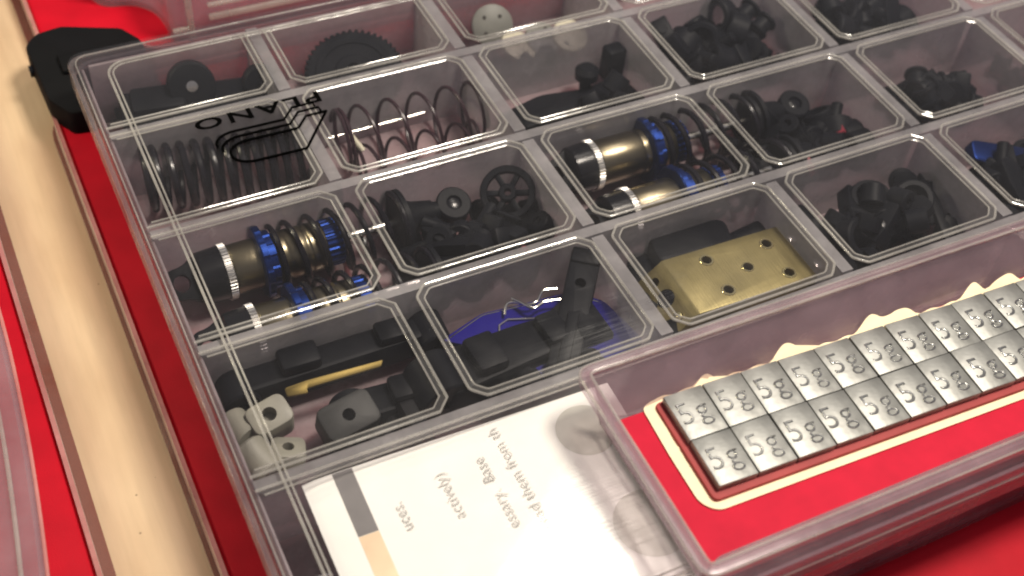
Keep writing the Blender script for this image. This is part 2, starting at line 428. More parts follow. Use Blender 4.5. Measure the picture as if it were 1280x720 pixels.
# ------------------------------------------------------------------ the large organizer
OB = thing('organizer_box', 'large clear organizer with closed lid full of black and blue model car parts', 'organizer', (180, 50, TRAY), None)
def T_ob(): return Matrix.Translation((-180, -50, -TRAY))
W0, W1, D0, D1 = 2.0, 364.0, -73.4, 171.5
b = MB()
b.shell(rrect(4.2, -71.2, 361.8, 169.3, 6), TRAY + 0.3, -2.0, 1.4, T_ob(), draft=1.2)
b.build('body', M['body'], OB)
MB().box((183, 166.0, -13.2), (350, 1.2, 22.8), T_ob(), bev=0.3).build('back_wall', M['back_wall'], OB)
MB().box((6.0, 66, -13.2), (0.8, 198, 22.8), T_ob(), bev=0.3).build('side_wall', M['back_wall'], OB)
MB().prism(rrect(6.0, -69, 360, 167, 5), TRAY + 0.25, FLOOR, T_ob()).build('floor_plate', M['floor'], OB)
def divider(x0, y0, x1, y1, wt, wb):
    d = MB(); T = T_ob(); z0, z1 = FLOOR + 0.02, -1.25
    if abs(x1 - x0) > abs(y1 - y0):
        V = [(x0, y0 - wb, z0), (x0, y0 + wb, z0), (x1, y0 + wb, z0), (x1, y0 - wb, z0), (x0, y0 - wt, z1), (x0, y0 + wt, z1), (x1, y0 + wt, z1), (x1, y0 - wt, z1)]
    else:
        V = [(x0 - wb, y0, z0), (x0 + wb, y0, z0), (x0 + wb, y1, z0), (x0 - wb, y1, z0), (x0 - wt, y0, z1), (x0 + wt, y0, z1), (x0 + wt, y1, z1), (x0 - wt, y1, z1)]
    d.add(V, [(4, 5, 6, 7), (0, 1, 5, 4), (1, 2, 6, 5), (2, 3, 7, 6), (3, 0, 4, 7)], T)
    return d.build('divider', M['divider'], OB)
for r in range(4):
    divider(6.0, PY * r - 1.3, 359, PY * r - 1.3, 1.7, 2.2)
for r in range(4):
    for k in range(1, COLS):
        if (r == 1 and k in (1, 3)) or (r == 0 and k == 1): continue
        divider(PX * k + 0.5, PY * r + 1.2, PX * k + 0.5, PY * (r + 1) - 3.8 if r < 3 else 166.5, 1.9, 2.4)
divider(PX * 4, -68.5, PX * 4, -4, 1.9, 2.4)
# lid
LID = MB().prism(rrect(W0, D0, W1, D1, 6, 6), -1.1, 0.0, T_ob(), bev=0.35).build('lid', M['lid'], OB)
MB().shell(rrect(W0, D0, W1, D1, 6, 6), -6.0, -1.15, 1.5, T_ob(), draft=-0.2).build('lid_skirt', M['skirt'], LID)
# raised step running round the lid
step = rrect(12.5, -64.5, 353, 162.5, 6, 6)
s_ = MB()
s_.tube([(x, y, 0.15) for x, y in step], 0.42, 6, True, T_ob())
s_.tube([(x, y, 0.1) for x, y in inset(step, 1.3)], 0.30, 6, True, T_ob())
s_.build('step_ridge', M['ridge'], LID)
lip = rrect(4.4, -70.6, 361.6, 169.2, 4, 6)
MB().tube([(x, y, 0.05) for x, y in lip], 0.2, 6, True, T_ob()).build('edge_ridge', M['ridge'], LID)
def panel(x0, y0, x1, y1, ch=3.4, open_left=False, open_top=False):
    p = MB()
    def path(d):
        X0, Y0, X1, Y1 = x0 + d, y0 + d, x1 - d, y1 - d; c = ch - d * 0.4
        a = [(X0 + c, Y0), (X1 - c, Y0), (X1, Y0 + c), (X1, Y1 - c), (X1 - c, Y1), (X0 + c, Y1), (X0, Y1 - c), (X0, Y0 + c)]
        if open_left and open_top: a = [(X0, Y0), (X1 - c, Y0), (X1, Y0 + c), (X1, y1)]
        elif open_top: a = [(X0, y1), (X0, Y0 + c), (X0 + c, Y0), (X1 - c, Y0), (X1, Y0 + c), (X1, y1)]
        elif open_left: a = [(X0, Y0), (X1 - c, Y0), (X1, Y0 + c), (X1, Y1 - c), (X1 - c, Y1), (X0, Y1)]
        else: a = roundpoly(a, 0.7, 2)
        return a
    p.tube([(x, y, 0.15) for x, y in path(0)], 0.42, 7, not (open_left or open_top), T_ob())
    p.tube([(x, y, 0.1) for x, y in path(1.7)], 0.28, 6, not (open_left or open_top), T_ob())
    a, b_ = path(0), path(1.7); k = min(len(a), len(b_))
    if len(a) == len(b_):
        n = len(a)
        MB().add([(x, y, 0.06) for x, y in a + b_], [(i, (i + 1) % n, n + (i + 1) % n, n + i) for i in range(n if not (open_left or open_top) else n - 1)], T_ob()).build('panel_band', M['band'], LID)
    return p.build('panel_ridge', M['ridge'], LID)
for r in range(ROWS):
    for k in range(COLS):
        if k == 0: panel(5.5, PY * r + 0.6, 57.4, PY * r + (40.8 if r < 3 else 30), open_left=True, open_top=r == 3)
        else: panel(PX * k + 3.6, PY * r + 0.6, PX * k + 57.4, PY * r + (40.8 if r < 3 else 30), open_top=r == 3)
panel(5.5, -62, 238, -3.4, open_left=True)
# maker's mark moulded in black on the lid, upside down from here
text_mesh('brand_name', 'PLANO', 9.2, M['logo'], LID, mmT(69.2 - 180, 126.6 - 50, 0.45 - TRAY, rotz(180.3) @ Matrix.Diagonal((1.17, 0.72, 1, 1))), extrude=0.10, spacing=1.22, offset=0.16)
def ribbon(b, pts, wid, z, closed=False):
    return b.tube([(x, y, z) for x, y in pts], wid, 5, closed, T_ob())
def mark(dx, dy, full):
    a = [(68.1, 117.0), (61.6, 117.0), (57.6, 112.6), (41.8, 112.9)]
    arc = [(41.8 + 5.0 * math.cos(math.radians(q)) * 1.25, 108.2 + 4.7 * math.sin(math.radians(q))) for q in range(100, 271 if full else 200, 17)]
    b_ = [(57.0, 103.2), (68.1, 117.0)]
    pts = a + arc + (b_ if full else [])
    if not full: pts = [(68.1, 115.2)] + pts
    return [(x + dx, y + dy) for x, y in pts]
lg = MB()
ribbon(lg, mark(0, 0, True), 0.45, 0.45); ribbon(lg, mark(-1.6, 2.6, False), 0.42, 0.45); ribbon(lg, mark(-2.6, 5.2, False), 0.42, 0.45)
lg.build('brand_logo', M['logo'], LID)
MB().lathe([(0, 0.55), (0.3, 0.55)], T_ob() @ Matrix.Translation((36.5, 123.4, 0)) @ along((0, 0, 1)), 12).build('registered_mark', M['ridge'], LID)

# ------------------------------------------------------------------ clear box on the left tray
t = thing('clear_box', 'clear plastic box cropped by the left edge, standing on the left red tray', 'organizer', (-60, 40, TRAY))
o = roundpoly([(-100, -150), (9, -150), (13, -70), (18, -31), (20.8, -3), (22.6, 30), (23, 90), (23, 250), (-100, 250)], 12)
MB().shell(o, 0.2, 15, 1.4, draft=1.0).build('body', M['pink_clear'], t)
l = MB().prism(inset(o, -0.8), 15.05, 16.4, bev=0.4).build('lid', M['pink_clear'], t)
MB().tube([(x, y, 16.5) for x, y in inset(o, 5.0)], 0.6, 6, True).build('step_ridge', M['ridge'], l)
MB().tube([(x, y, 16.5) for x, y in inset(o, -0.6)], 0.45, 6, True).build('edge_ridge', M['rim_red'], l)

# ------------------------------------------------------------------ clear organizer behind
t = thing('clear_box', 'clear pink looking box at the top edge standing behind the large organizer', 'organizer', (60, 260, TRAY))
o = roundpoly([(-18.5, -59), (300, -59), (300, 120), (-40, 120), (-40, -20), (-36, -29.5), (-25, -32), (-20, -38), (-18.5, -46)], 4)
MB().shell(o, 0.2, 24, 1.5, draft=0.6).build('body', M['pink_clear'], t)
MB().prism(inset(o, 1.6), 0.3, 1.6).build('floor_plate', M['pink_clear'], t)
MB().box((-11.5, -60, 12), (2.2, 1.8, 23), bev=0.4).build('wall_rib', M['ridge'], t)
MB().box((-15, -60, 6.5), (6, 1.6, 1.4), bev=0.4).build('rail', M['ridge'], t)
MB().box((60, -60.2, 9.5), (130, 2.0, 2.0), bev=0.5).build('rail', M['ridge'], t)
MB().box((60, -60.2, 14.5), (130, 2.0, 1.4), bev=0.5).build('rail', M['ridge'], t)

# ------------------------------------------------------------------ shock absorbers
def shock(label, loc, collar=26.0, spring_end=72.0, perch=True, eye_roll=0, turns=5.6, wire=0.85):
    t = thing('shock_absorber', label, 'shock absorber', loc, euler(eye_roll, 0, 0), 'shock absorbers lying in the organizer')
    c = MB()
    c.lathe([(6.2, 6.0), (7.0, 7.5), (12.6, 7.8), (13.4, 7.8)], seg=36)
    e = MB().prism(roundpoly([(-2.6, -2.6), (-1.0, -4.4), (2.6, -4.7), (7.2, -7.2), (7.2, 7.2), (2.6, 4.7), (-1.0, 4.4), (-2.6, 2.6)], 2.0), -2.1, 2.1, bev=0.5)
    cap = c.build('cap', M['black_gloss'], t)
    eye = cut(e.build('eyelet', M['black'], t), MB().lathe([(-5, 2.4), (5, 2.4)], Matrix.Translation((1.6, 0, 0)) @ along((0, 0, 1)), 24))
    MB().lathe([(13.4, 7.0), (13.5, 8.1), (15.4, 8.1), (15.8, 7.2)], seg=192, lobes=48, amp=0.16).build('knurled_ring', M['silver'], t, 20)
    by = MB().lathe([(16.0, 7.1), (16.4, 7.3), (30, 7.3)] + [(31, 7.0), (32, 7.0), (32.5, 7.3), (37, 7.3), (37.4, 7.0), (38.2, 7.0), (38.6, 7.3)] + [(42, 7.0), (43.4, 6.4)], seg=40)
    by.build('body', M['bronze'], t)
    cl = MB().lathe([(collar, 7.4), (collar + .2, 10.1), (collar + .6, 10.5), (collar + 2.2, 10.5), (collar + 2.6, 8.6), (collar + 4.6, 8.6), (collar + 4.8, 7.4)], seg=96, lobes=8, amp=0.18)
    cl.build('spring_collar', M['blue'], t, 25)
    MB().lathe([(43.0, 5.0), (43.2, 6.9), (47.6, 6.9), (48.0, 6.2), (48.4, 2)], seg=96, lobes=24, amp=0.16).build('seal_cap', M['blue'], t, 20)
    MB().lathe([(48, 1.5), (spring_end + 2, 1.5)], seg=14).build('shaft', M['steel'], t)
    MB().helix(collar + 5.5, spring_end, 9.2, turns, wire, ends=0.45).build('spring', M['wire_black'], t)
    pc = MB().lathe([(spring_end - 1.5, 4.0), (spring_end - 1.3, 8.2), (spring_end, 8.4), (spring_end + .2, 9.8), (spring_end + 1.6, 9.8), (spring_end + 2.2, 6.4), (spring_end + 5, 5.0), (spring_end + 11, 3.8)], seg=32)
    pc.build('spring_perch', M['black'], t)
    q = spring_end + 17.5
    re = MB().ring(-3.0, 3.0, 2.4, 5.4, Matrix.Translation((q, 0, 0)) @ along((0, 0.35, 1)), 28)
    re.lathe([(spring_end + 10, 3.4), (spring_end + 13.4, 2.9)], seg=18)
    re.build('rod_end', M['black'], t)
    MB().lathe([(-2.6, 1.6), (-2.2, 2.6), (2.2, 2.6), (2.6, 1.6)], Matrix.Translation((q, 0, 0)) @ along((0, 0.35, 1)), 20).build('pivot_ball', M['black_gloss'], t)
    return t
shock('bronze bodied shock absorber whose black eyelet shows, in the compartment below the black spring', (8.8, 78.4, -14.4), 23.4, 67, eye_roll=40)
shock('shock absorber half hidden by the divider, below the one whose eyelet shows at the left', (9.5, 55.6, -16.4), 25, 67, eye_roll=20)
shock('shock absorber with bronze body in the middle compartment right of the spoked wheel', (127.0, 79.0, -14.2), 33.0, 75, eye_roll=35, turns=5.2, wire=1.0)
shock('lower shock absorber tucked under the bronze one right of the spoked wheel', (128.5, 57.5, -16.4), 31.0, 74, eye_roll=10, turns=5.2, wire=1.0)

# ------------------------------------------------------------------ loose springs and rods
t = thing('coil_spring', 'thick black close wound coil spring lying under the brand mark', 'spring', (12.5, 123.5, -14.6), rotz(-9), 'loose coil springs')
MB().helix(0, 50, 9.2, 11.0, 1.15, sides=8, per=26).build('coil', M['wire_black'], t)
t = thing('coil_spring', 'thin black wide pitched coil spring with large open loops over a pinkish floor', 'spring', (73.0, 119.5, -14.8), rotz(-3), 'loose coil springs')
MB().helix(0, 47, 9.4, 4.3, 0.62, ends=1.6, per=30).build('coil', M['wire_plum'], t)
t = thing('coil_spring', 'smaller thin coil spring in front of the wide open loops', 'spring', (76.0, 111.5, -19.2), rotz(-2), 'loose coil springs')
MB().helix(0, 40, 5.4, 3.6, 0.6, ends=1.0, per=26).build('coil', M['wire_plum'], t)
o = MB().lathe([(0, 0.55), (34, 0.55)], seg=10).build('steel_pin', M['steel'])
place(o, (72, 127.5, -20.5), rotz(1)); tag(o, 'straight thin steel pin lying behind the wide open loop spring', 'pin')
o = MB().lathe([(0, 0.9), (6.5, 0.9)], seg=12).build('short_pin', M['cream'])
place(o, (75.0, 115.5, -10.0), along((0.35, -0.75, -0.5))); tag(o, 'short cream pin at the left end of the wide open loop spring', 'pin')

# ------------------------------------------------------------------ plastic parts, one builder for each kind
def housing(name, label, cat, loc, rot):
    t = thing(name, label, cat, loc, rot)
    MB().box((0, 0, -2.5), (50, 18, 14), bev=2.0).build('base_block', M['black'], t)
    MB().box((-13, 2, 3), (17, 12, 7), bev=1.6).build('web', M['black'], t)
    for x, y, z, r, h in ((-2, 5, 6.5, 7.6, 9), (20, 3, 5.0, 6.0, 8)):
        bo = MB().lathe([(-h / 2, r - .6), (-h / 2 + .6, r), (h / 2 - .6, r), (h / 2, r - .6)], Matrix.Translation((x, y, z)) @ along((0, 0.85, -0.52)), 28).build('bearing_boss', M['black'], t)
        MB().lathe([(-0.3, 1.8), (0.35, 1.8), (0.4, 0.9)], Matrix.Translation((x, y - h * 0.425, z + h * 0.26)) @ along((0, -0.85, 0.52)), 16).build('screw_head', M['steel'] if x < 0 else M['black_gloss'], bo)
    return t
housing('gearbox_housing', 'black gearbox housing with two round bosses in the corner compartment', 'housing', (38, 151, -16.5), rotz(-8))
def gear(name, label, cat, loc, rot, r, teeth, th, mat, bore=2.0, group=None):
    t = thing(name, label, cat, loc, rot, group)
    n = teeth * 4; pts = []
    for i in range(n):
        rr = r if i % 4 in (0, 1) else r - min(1.2, r * 0.13)
        a = 2 * math.pi * i / n; pts.append((rr * math.cos(a), rr * math.sin(a)))
    MB().prism(pts, -th / 2, th / 2).build('toothed_rim', mat, t, 25)
    MB().ring(-th / 2 - 0.8, th / 2 + 0.8, bore, r * 0.38, along((0, 0, 1)), 28).build('hub', mat, t)
    MB().ring(th / 2 - 0.05, th / 2 + 0.5, r * 0.66, r * 0.78, along((0, 0, 1)), 40).build('web_ring', mat, t)
    return t
gear('spur_gear', 'large black gear disc lying at a slant in the pink compartment', 'gear', (90, 150.5, -16), euler(16, -10, 0), 16.5, 46, 3.0, M['black'], 2.5)
# spoked wheel
t = thing('spoked_wheel', 'black six spoked wheel standing on edge among black parts', 'wheel', (110.0, 74.8, -11.5), along((-0.33, -0.45, 0.82)))
MB().ring(-1.6, 1.6, 6.5, 8.5, None, 40, 0.4).build('wheel_rim', M['black'], t)
MB().ring(-2.0, 2.0, 1.1, 2.7, None, 24, 0.3).build('hub', M['black'], t)
for k in range(6):
    MB().box((0, 4.6, 0), (1.8, 4.6, 1.7), Matrix.Rotation(math.radians(60 * k + 12), 4, 'X'), bev=0.3).build('spoke', M['black'], t)

def roller_m():
    a = MB().lathe([(-3.4, 2.4), (-3.2, 4.0), (-2.2, 4.2), (-1.8, 3.1), (1.8, 3.1), (2.2, 4.2), (3.2, 4.0), (3.4, 2.4)], seg=22); return a
def cup_m():
    return MB().ring(-3.5, 3.5, 4.3, 6.2, None, 28, 0.5)
def rodend_m():
    b_ = MB().ring(-2.2, 2.2, 1.9, 4.1, along((0, 1, 0)), 24, 0.4)
    b_.lathe([(3.7, 2.2), (5, 2.0), (12, 2.0), (12.4, 1.4)], seg=16); return b_
def block_m():
    return MB().box((0, 0, 0), (9, 6.5, 5.5), bev=0.8).lathe([(2.6, 1.7), (3.4, 1.7)], along((0, 0, 1)), 16)
def nut_m():
    return MB().ring(-2.6, 2.6, 1.9, 4.4, None, 6, 0.35)
def arm_m():
    return MB().prism(roundpoly([(-9, -3), (6, -4.5), (10, -2), (10, 3), (2, 4), (-9, 3)], 1.4), -2.4, 2.4, bev=0.6).ring(-3.2, 3.2, 1.5, 3.8, Matrix.Translation((-9, 0, 0)) @ along((0, 0, 1)), 22)
def bush_m():
    return MB().ring(-4.2, 4.2, 1.8, 3.3, None, 20, 0.4).ring(-4.2, -3.2, 1.8, 4.6, None, 20, 0.3)
LIB = {}
for nm, f in (('flanged_roller', roller_m), ('bearing_cup', cup_m), ('rod_end', rodend_m), ('mount_block', block_m), ('hex_spacer', nut_m), ('link_arm', arm_m), ('flanged_bushing', bush_m)):
    LIB[nm] = f().mesh(nm)
def piece(nm, label, cat, loc, rot, group, mat='black'):
    key = nm + mat
    if key not in LIB:
        LIB[key] = LIB[nm].copy(); LIB[key].materials.clear(); LIB[key].materials.append(M[mat])
    o = bpy.data.objects.new(nm, LIB[key]); scene.collection.objects.link(o)
    place(o, loc, rot); return tag(o, label, cat, group)
def rr(): return euler(random.uniform(0, 360), random.uniform(-50, 50), random.uniform(0, 360))
WHAT = {'flanged_roller': 'roller', 'bearing_cup': 'cup', 'rod_end': 'rod end', 'mount_block': 'block', 'hex_spacer': 'spacer', 'link_arm': 'arm', 'flanged_bushing': 'bushing'}
LOOK = {'flanged_roller': 'small black flanged roller', 'bearing_cup': 'round black open cup', 'rod_end': 'black ball ended rod end', 'mount_block': 'small black mounting block',
        'hex_spacer': 'short black hex spacer', 'link_arm': 'short black link arm', 'flanged_bushing': 'black tube bushing with a flange'}
def heap(x0, x1, y0, y1, spec, where, floor=FLOOR, layers=1, mat='black'):
    """pieces laid in the compartment on a loose grid, the later ones on top of the earlier"""
    n = sum(c for _, c in spec); names = [nm for nm, c in spec for _ in range(c)]
    random.shuffle(names)
    per = max(1, math.ceil(n / layers)); cols = max(1, round(math.sqrt(per * (x1 - x0) / max(1, (y1 - y0))))); rws = math.ceil(per / cols)
    for i, nm in enumerate(names):
        lay, j = divmod(i, per); cx, cy = j % cols, j // cols
        sh = lay * 0.22
        x = x0 + (x1 - x0) * (sh + (1 - 2 * sh) * (cx + 0.5 + random.uniform(-.22, .22)) / cols)
        y = y0 + (y1 - y0) * (sh + (1 - 2 * sh) * (cy + 0.5 + random.uniform(-.22, .22)) / rws)
        piece(nm, LOOK[nm] + ' ' + where, WHAT[nm], (x, y, floor + 4.6 + lay * 6.6 + random.uniform(-.4, .8)), rr(), 'black ' + WHAT[nm] + 's ' + where, mat)

# shock ends and bits around the spoked wheel
heap(72, 117, 54, 76, (('rod_end', 4), ('flanged_bushing', 4), ('mount_block', 7), ('link_arm', 7)), 'in the compartment of the spoked wheel', layers=2)
heap(100, 116, 66, 84, (('flanged_roller', 2), ('link_arm', 1)), 'close beside the spoked wheel')
# under the brass block's neighbours
heap(188, 238, 55, 76, (('bearing_cup', 5), ('rod_end', 5), ('mount_block', 6), ('link_arm', 4)), 'mixed with red bits in the shock shaft compartment', layers=1)
heap(214, 236, 66, 84, (('bearing_cup', 2), ('flanged_roller', 2), ('rod_end', 1)), 'at the back of the shock shaft compartment')
for x, y, z in ((222, 57, -19), (207, 55, -17), (231, 66, -19)):
    piece('hex_spacer', 'dull red hex spacer among black parts at the end of a shock shaft', 'spacer', (x, y, z), rr(), 'red spacers at the end of the shock shaft', 'red_dark')
for x, y, z in ((84, 57, -21), (107, 58, -19)):
    piece('hex_spacer', 'dull red hex spacer showing beneath the spoked wheel', 'spacer', (x, y, z), rr(), 'red spacers beneath the spoked wheel', 'red_dark')
heap(188, 238, 101, 129, (('flanged_roller', 7), ('bearing_cup', 7), ('mount_block', 8), ('rod_end', 6)), 'heaped behind the red bits compartment', layers=2)
heap(192, 234, 112, 129, (('bearing_cup', 3), ('flanged_roller', 3), ('mount_block', 2)), 'piled high at the back of a full heap', floor=-14)
heap(248, 298, 102, 129, (('mount_block', 10), ('link_arm', 7), ('bearing_cup', 7), ('rod_end', 8)), 'in the crowded compartment cut by the top edge', layers=2)
heap(260, 292, 60, 80, (('hex_spacer', 8), ('flanged_roller', 7), ('mount_block', 5)), 'in the nearly empty grey compartment at the upper right', layers=2)
heap(306, 332, 54, 80, (('flanged_roller', 3), ('hex_spacer', 2)), 'in the compartment cut by the right edge')
heap(187, 240, 11, 40, (('bearing_cup', 8), ('link_arm', 9), ('mount_block', 9), ('rod_end', 5)), 'in the compartment right of the brass block', layers=2)
piece('bearing_cup', 'wide black open cup on top of the heap right of the brass block', 'cup', (214, 30, -12), euler(0, 78, 10), None)
piece('bearing_cup', 'second black cup leaning behind the wide one right of the brass block', 'cup', (226, 24, -11), euler(0, 60, 40), None)
piece('flanged_roller', 'black roller at the back of the heap right of the brass block', 'roller', (230, 33, -12), euler(0, 30, 60), None)
for i, (x, lab) in enumerate(((236, 'first black slotted bar leaning at the right of the black cups'), (241, 'second black slotted bar leaning outermost at the right of the black cups'))):
    o = MB().box((0, 0, 0), (27, 3.4, 2.6), bev=0.4).build('slotted_bar', M['black'])
    place(o, (x, 22, -16), along((-0.28, -0.93, -0.18))); tag(o, lab, 'bar')
t = thing('machine_screw', 'small screw with a bright head among the black cups', 'screw', (211, 20, -12.5), along((0, -0.2, 1)))
MB().lathe([(0, 0.4), (0.1, 1.6), (1.2, 1.6), (1.5, 1.0)], seg=18).build('head', M['steel'], t)
MB().lathe([(-9, 0.8), (0, 0.8)], seg=12).build('shank', M['steel'], t)
heap(250, 298, 11, 36, (('mount_block', 10), ('link_arm', 9), ('rod_end', 6)), 'in the compartment with the blue link at the right edge', layers=2)
o = MB().prism(roundpoly([(-12, -4), (10, -5), (14, 0), (10, 5), (-12, 4)], 2), -2, 2, bev=0.6).build('blue_link', M['blue'])
place(o, (270, 31, -13.5), euler(14, 12, -22)); tag(o, 'blue anodised link on black parts at the right edge', 'link')

# slotted plate, post and knob in the compartment behind the middle shock
t = thing('chassis_plate', 'flat black plate with a small post and knob lying in a grey compartment', 'plate', (152, 113, -20), rotz(2))
MB().prism(roundpoly([(-25, -13), (24, -15), (26, 8), (10, 6), (-6, 9), (-25, 5)], 3), -3.5, 0.5, bev=0.8).build('plate', M['black'], t)
MB().box((23, 9.5, 5), (7, 6, 13), bev=1.0).build('post', M['black'], t)
MB().lathe([(0, 2.0), (4, 2.2), (5, 4.0), (8, 4.2), (9.5, 2.6)], Matrix.Translation((11, 7, -1)) @ along((0, 0, 1)), 22).build('knob', M['black'], t)
MB().box((-4, -3, 2), (34, 7, 4), euler(0, 0, 4), bev=1.0).build('rail', M['black'], t)
heap(150, 176, 92, 110, (('mount_block', 2), ('link_arm', 2)), 'on the flat plate behind the middle shock', floor=-19)

# pale discs at the top edge
for i, (x, y, z, rt, mt, lab) in enumerate((
        (144.5, 157, -15, along((-0.15, -0.75, 0.65)), 'grey_disc', 'grey plastic disc with three holes standing at the left of the pale discs'),
        (149, 145, -17, along((0.2, -0.3, 0.9)), 'cream', 'blank cream disc lying next to the grey standing disc'),
        (159, 146, -17, along((0.1, -0.45, 0.9)), 'grey_disc', 'grey plastic disc lying in the middle between pale discs'),
        (169, 144, -17, along((0.0, -0.4, 0.9)), 'cream', 'cream disc with small holes at the right of the pale discs'))):
    t = thing('piston_disc', lab, 'disc', (x, y, z), rt, 'pale perforated discs')
    rad = 7.4 if i == 0 else 6.4
    d = MB().lathe([(-1.2, rad - .4), (-0.9, rad), (0.9, rad), (1.2, rad - .4)], seg=36).build('disc_body', M[mt], t)
    if i != 1:
        for k in range(3):
            a = math.radians(90 * k + 45)
            MB().lathe([(1.22, 0.75), (1.27, 0.75)], Matrix.Translation((0, 4 * math.cos(a), 4 * math.sin(a))), 14).build('hole', M['dark_bore'], d)
heap(136, 172, 134, 142, (('hex_spacer', 3),), 'hidden in front of the pale discs', mat='dark_grey')

# ------------------------------------------------------------------ brass block and what lies behind it
t = thing('brass_block', 'brass metal block with slanted end and five screw holes in its top', 'block', (156, 20.5, -17.5), rotz(-1.5))
bb = MB().prism([(-6.5, -20), (8, -20), (8, 27), (-2, 27)], -11, 11, Matrix.Identity(4))
# side profile turned so that its slanted end faces left
bmx = MB()
prof = [(-26, -3.5), (23, -3.5), (23, 7), (-17.5, 7), (-25, -0.5)]
V = [(x, -11, z) for x, z in prof] + [(x, 11, z) for x, z in prof]; n = len(prof)
bmx.add(V, [tuple(range(n)), tuple(range(2 * n - 1, n - 1, -1))] + [(i, n + i, n + (i + 1) % n, (i + 1) % n) for i in range(n)])
bmesh.ops.recalc_face_normals(bmx.bm, faces=bmx.bm.faces)
bmesh.ops.bevel(bmx.bm, geom=list(bmx.bm.edges), offset=0.5, segments=2, profile=0.5, affect='EDGES')
bb.bm.free()
blk = bmx.build('block_body', M['brass'], t)
HOLES = [(-5, 6.2), (-5, -6.2), (5.2, -0.5), (15.5, 5.6), (15.5, -6.8)]
cutter = MB()
for x, y in HOLES: cutter.lathe([(2.5, 1.55), (8, 1.55)], Matrix.Translation((x, y, 0)) @ along((0, 0, 1)) , 20)
for y, r in ((6.8, 1.5), (0.2, 2.9), (-7.2, 1.5)):
    cutter.lathe([(-3.5, r), (3.5, r)], Matrix.Translation((-21.4, y, 3.1)) @ along((-1, 0, 1)), 22)
mw = t.matrix_world.copy(); t.matrix_world = Matrix.Identity(4); bpy.context.view_layer.update()
cut(blk, cutter)
t.matrix_world = mw
for i, (x, y) in enumerate(HOLES):
    MB().ring(6.95, 7.25, 1.55, 2.2 if i != 2 else 1.9, Matrix.Translation((x, y, 0)) @ along((0, 0, 1)), 24, 0.12).build('hole_rim', M['brass_bright'], t)
    MB().lathe([(2.5, 1.3), (4.6, 1.3), (5.2, 0.7)], Matrix.Translation((x, y, 0)) @ along((0, 0, 1)), 18).build('set_screw', M['gold'], t)
MB().lathe([(-1.5, 1.35), (0.8, 1.35), (1.2, 0.8)], Matrix.Translation((-21.4, -7.2, 3.1)) @ along((-1, 0, 1)), 18).build('set_screw', M['brass_bright'], t)
MB().lathe([(-2.8, 2.7), (0.1, 2.7), (0.6, 2.0)], Matrix.Translation((-21.4, 0.2, 3.1)) @ along((-1, 0, 1)), 22).build('plug', M['black_gloss'], t)
o = MB().prism(roundpoly([(-13, -6), (12, -6), (14, 5), (2, 9), (-12, 7)], 3), -5, 6, bev=1.2).lathe([(-4, 4.5), (8, 4.5)], Matrix.Translation((19, 1, -3)) @ along((1, .1, .2)), 24).build('bulkhead', M['black'])
place(o, (152, 36.5, -17), rotz(-6)); tag(o, 'black bulkhead piece with a round nose lying behind the brass block', 'bulkhead')
heap(126, 137, 10, 36, (('link_arm', 2), ('mount_block', 1)), 'at the slanted end of the brass block')
piece('rod_end', 'black rod end poking out at the front edge of the brass block', 'rod end', (147, 6.5, -19), euler(0, 10, 20), None)
for i, (x, y, lab) in enumerate(((181.5, 26, 'steel screw head at the far right end of the brass block'), (182.5, 14, 'steel screw head nearest the divider right of the brass block'))):
    t = thing('machine_screw', lab, 'screw', (x, y, -13), along((0.25, -0.1, 1)))
    MB().lathe([(0, 0.4), (0.1, 1.7), (1.2, 1.7), (1.6, 1.0)], seg=18).build('head', M['steel'], t)
    MB().lathe([(-10, 0.9), (0, 0.9)], seg=12).build('shank', M['steel'], t)

# ------------------------------------------------------------------ front left compartment
def arm(name, label, loc, rot, L, wdt, h, mat='black'):
    t = thing(name, label, 'suspension arm', loc, rot)
    MB().prism(roundpoly([(-L / 2, -wdt / 2), (L / 2, -wdt * .36), (L / 2, wdt * .36), (L * .1, wdt * .46), (-L / 2, wdt / 2)], 2.5), -h / 2, h / 2, bev=1.0).build('beam', M[mat], t)
    for s in (-1, 1):
        MB().ring(-h * .75, h * .75, 1.7, wdt * .52, Matrix.Translation((s * L / 2, 0, 0)) @ along((0, 1, 0.05)), 28, .5).build('pivot_barrel', M[mat], t)
    MB().box((-L * .18, 0, h / 2 + 1.6), (L * .2, wdt * .8, 4), bev=1.2).build('raised_lug', M[mat], t)
    MB().box((L * .3, 0, h / 2 + 1.2), (L * .16, wdt * .7, 3.4), bev=1.0).build('raised_lug', M[mat], t)
    return t
arm('suspension_arm', 'long black suspension arm lying behind the gold strip', (40, 37.5, -15.5), rotz(-1.5), 54, 10, 8)
arm('suspension_arm', 'low black suspension arm in front of the gold strip, reaching under the next lid panel', (63, 21, -20), rotz(-4), 48, 10, 6)
arm('suspension_arm', 'black suspension arm lying against the blue violet plate', (84, 20, -15.5), rotz(3), 44, 15, 9)
o = MB().prism(roundpoly([(0, -1.5), (5.5, -2.2), (5.5, -0.9), (26, -0.9), (27, 0.8), (6, 1.3), (0, 0.9)], .6), -0.5, 0.5, bev=0.2).build('gold_strip', M['gold'])
place(o, (23.6, 29.5, -11.2), euler(24, 0, -2)); tag(o, 'thin gold metal strip with a hooked left end on black arms', 'strip')
def bush_block(label, loc, rot, mat, w_=11, d_=8.5, h_=9, hole=1.9):
    o = MB().prism(roundpoly([(-w_ / 2, -d_ / 2), (w_ / 2, -d_ / 2), (w_ / 2, d_ / 2), (-w_ / 2, d_ / 2)], 2.6, 5), -h_ / 2, h_ / 2, bev=0.7).build('bushing_block', M[mat])
    cut(o, MB().lathe([(h_ / 2 - 4, hole), (h_, hole)], along((0, 0, 1)), 22))
    place(o, loc, rot); return tag(o, label, 'block', 'grey plastic blocks in the front left compartment')
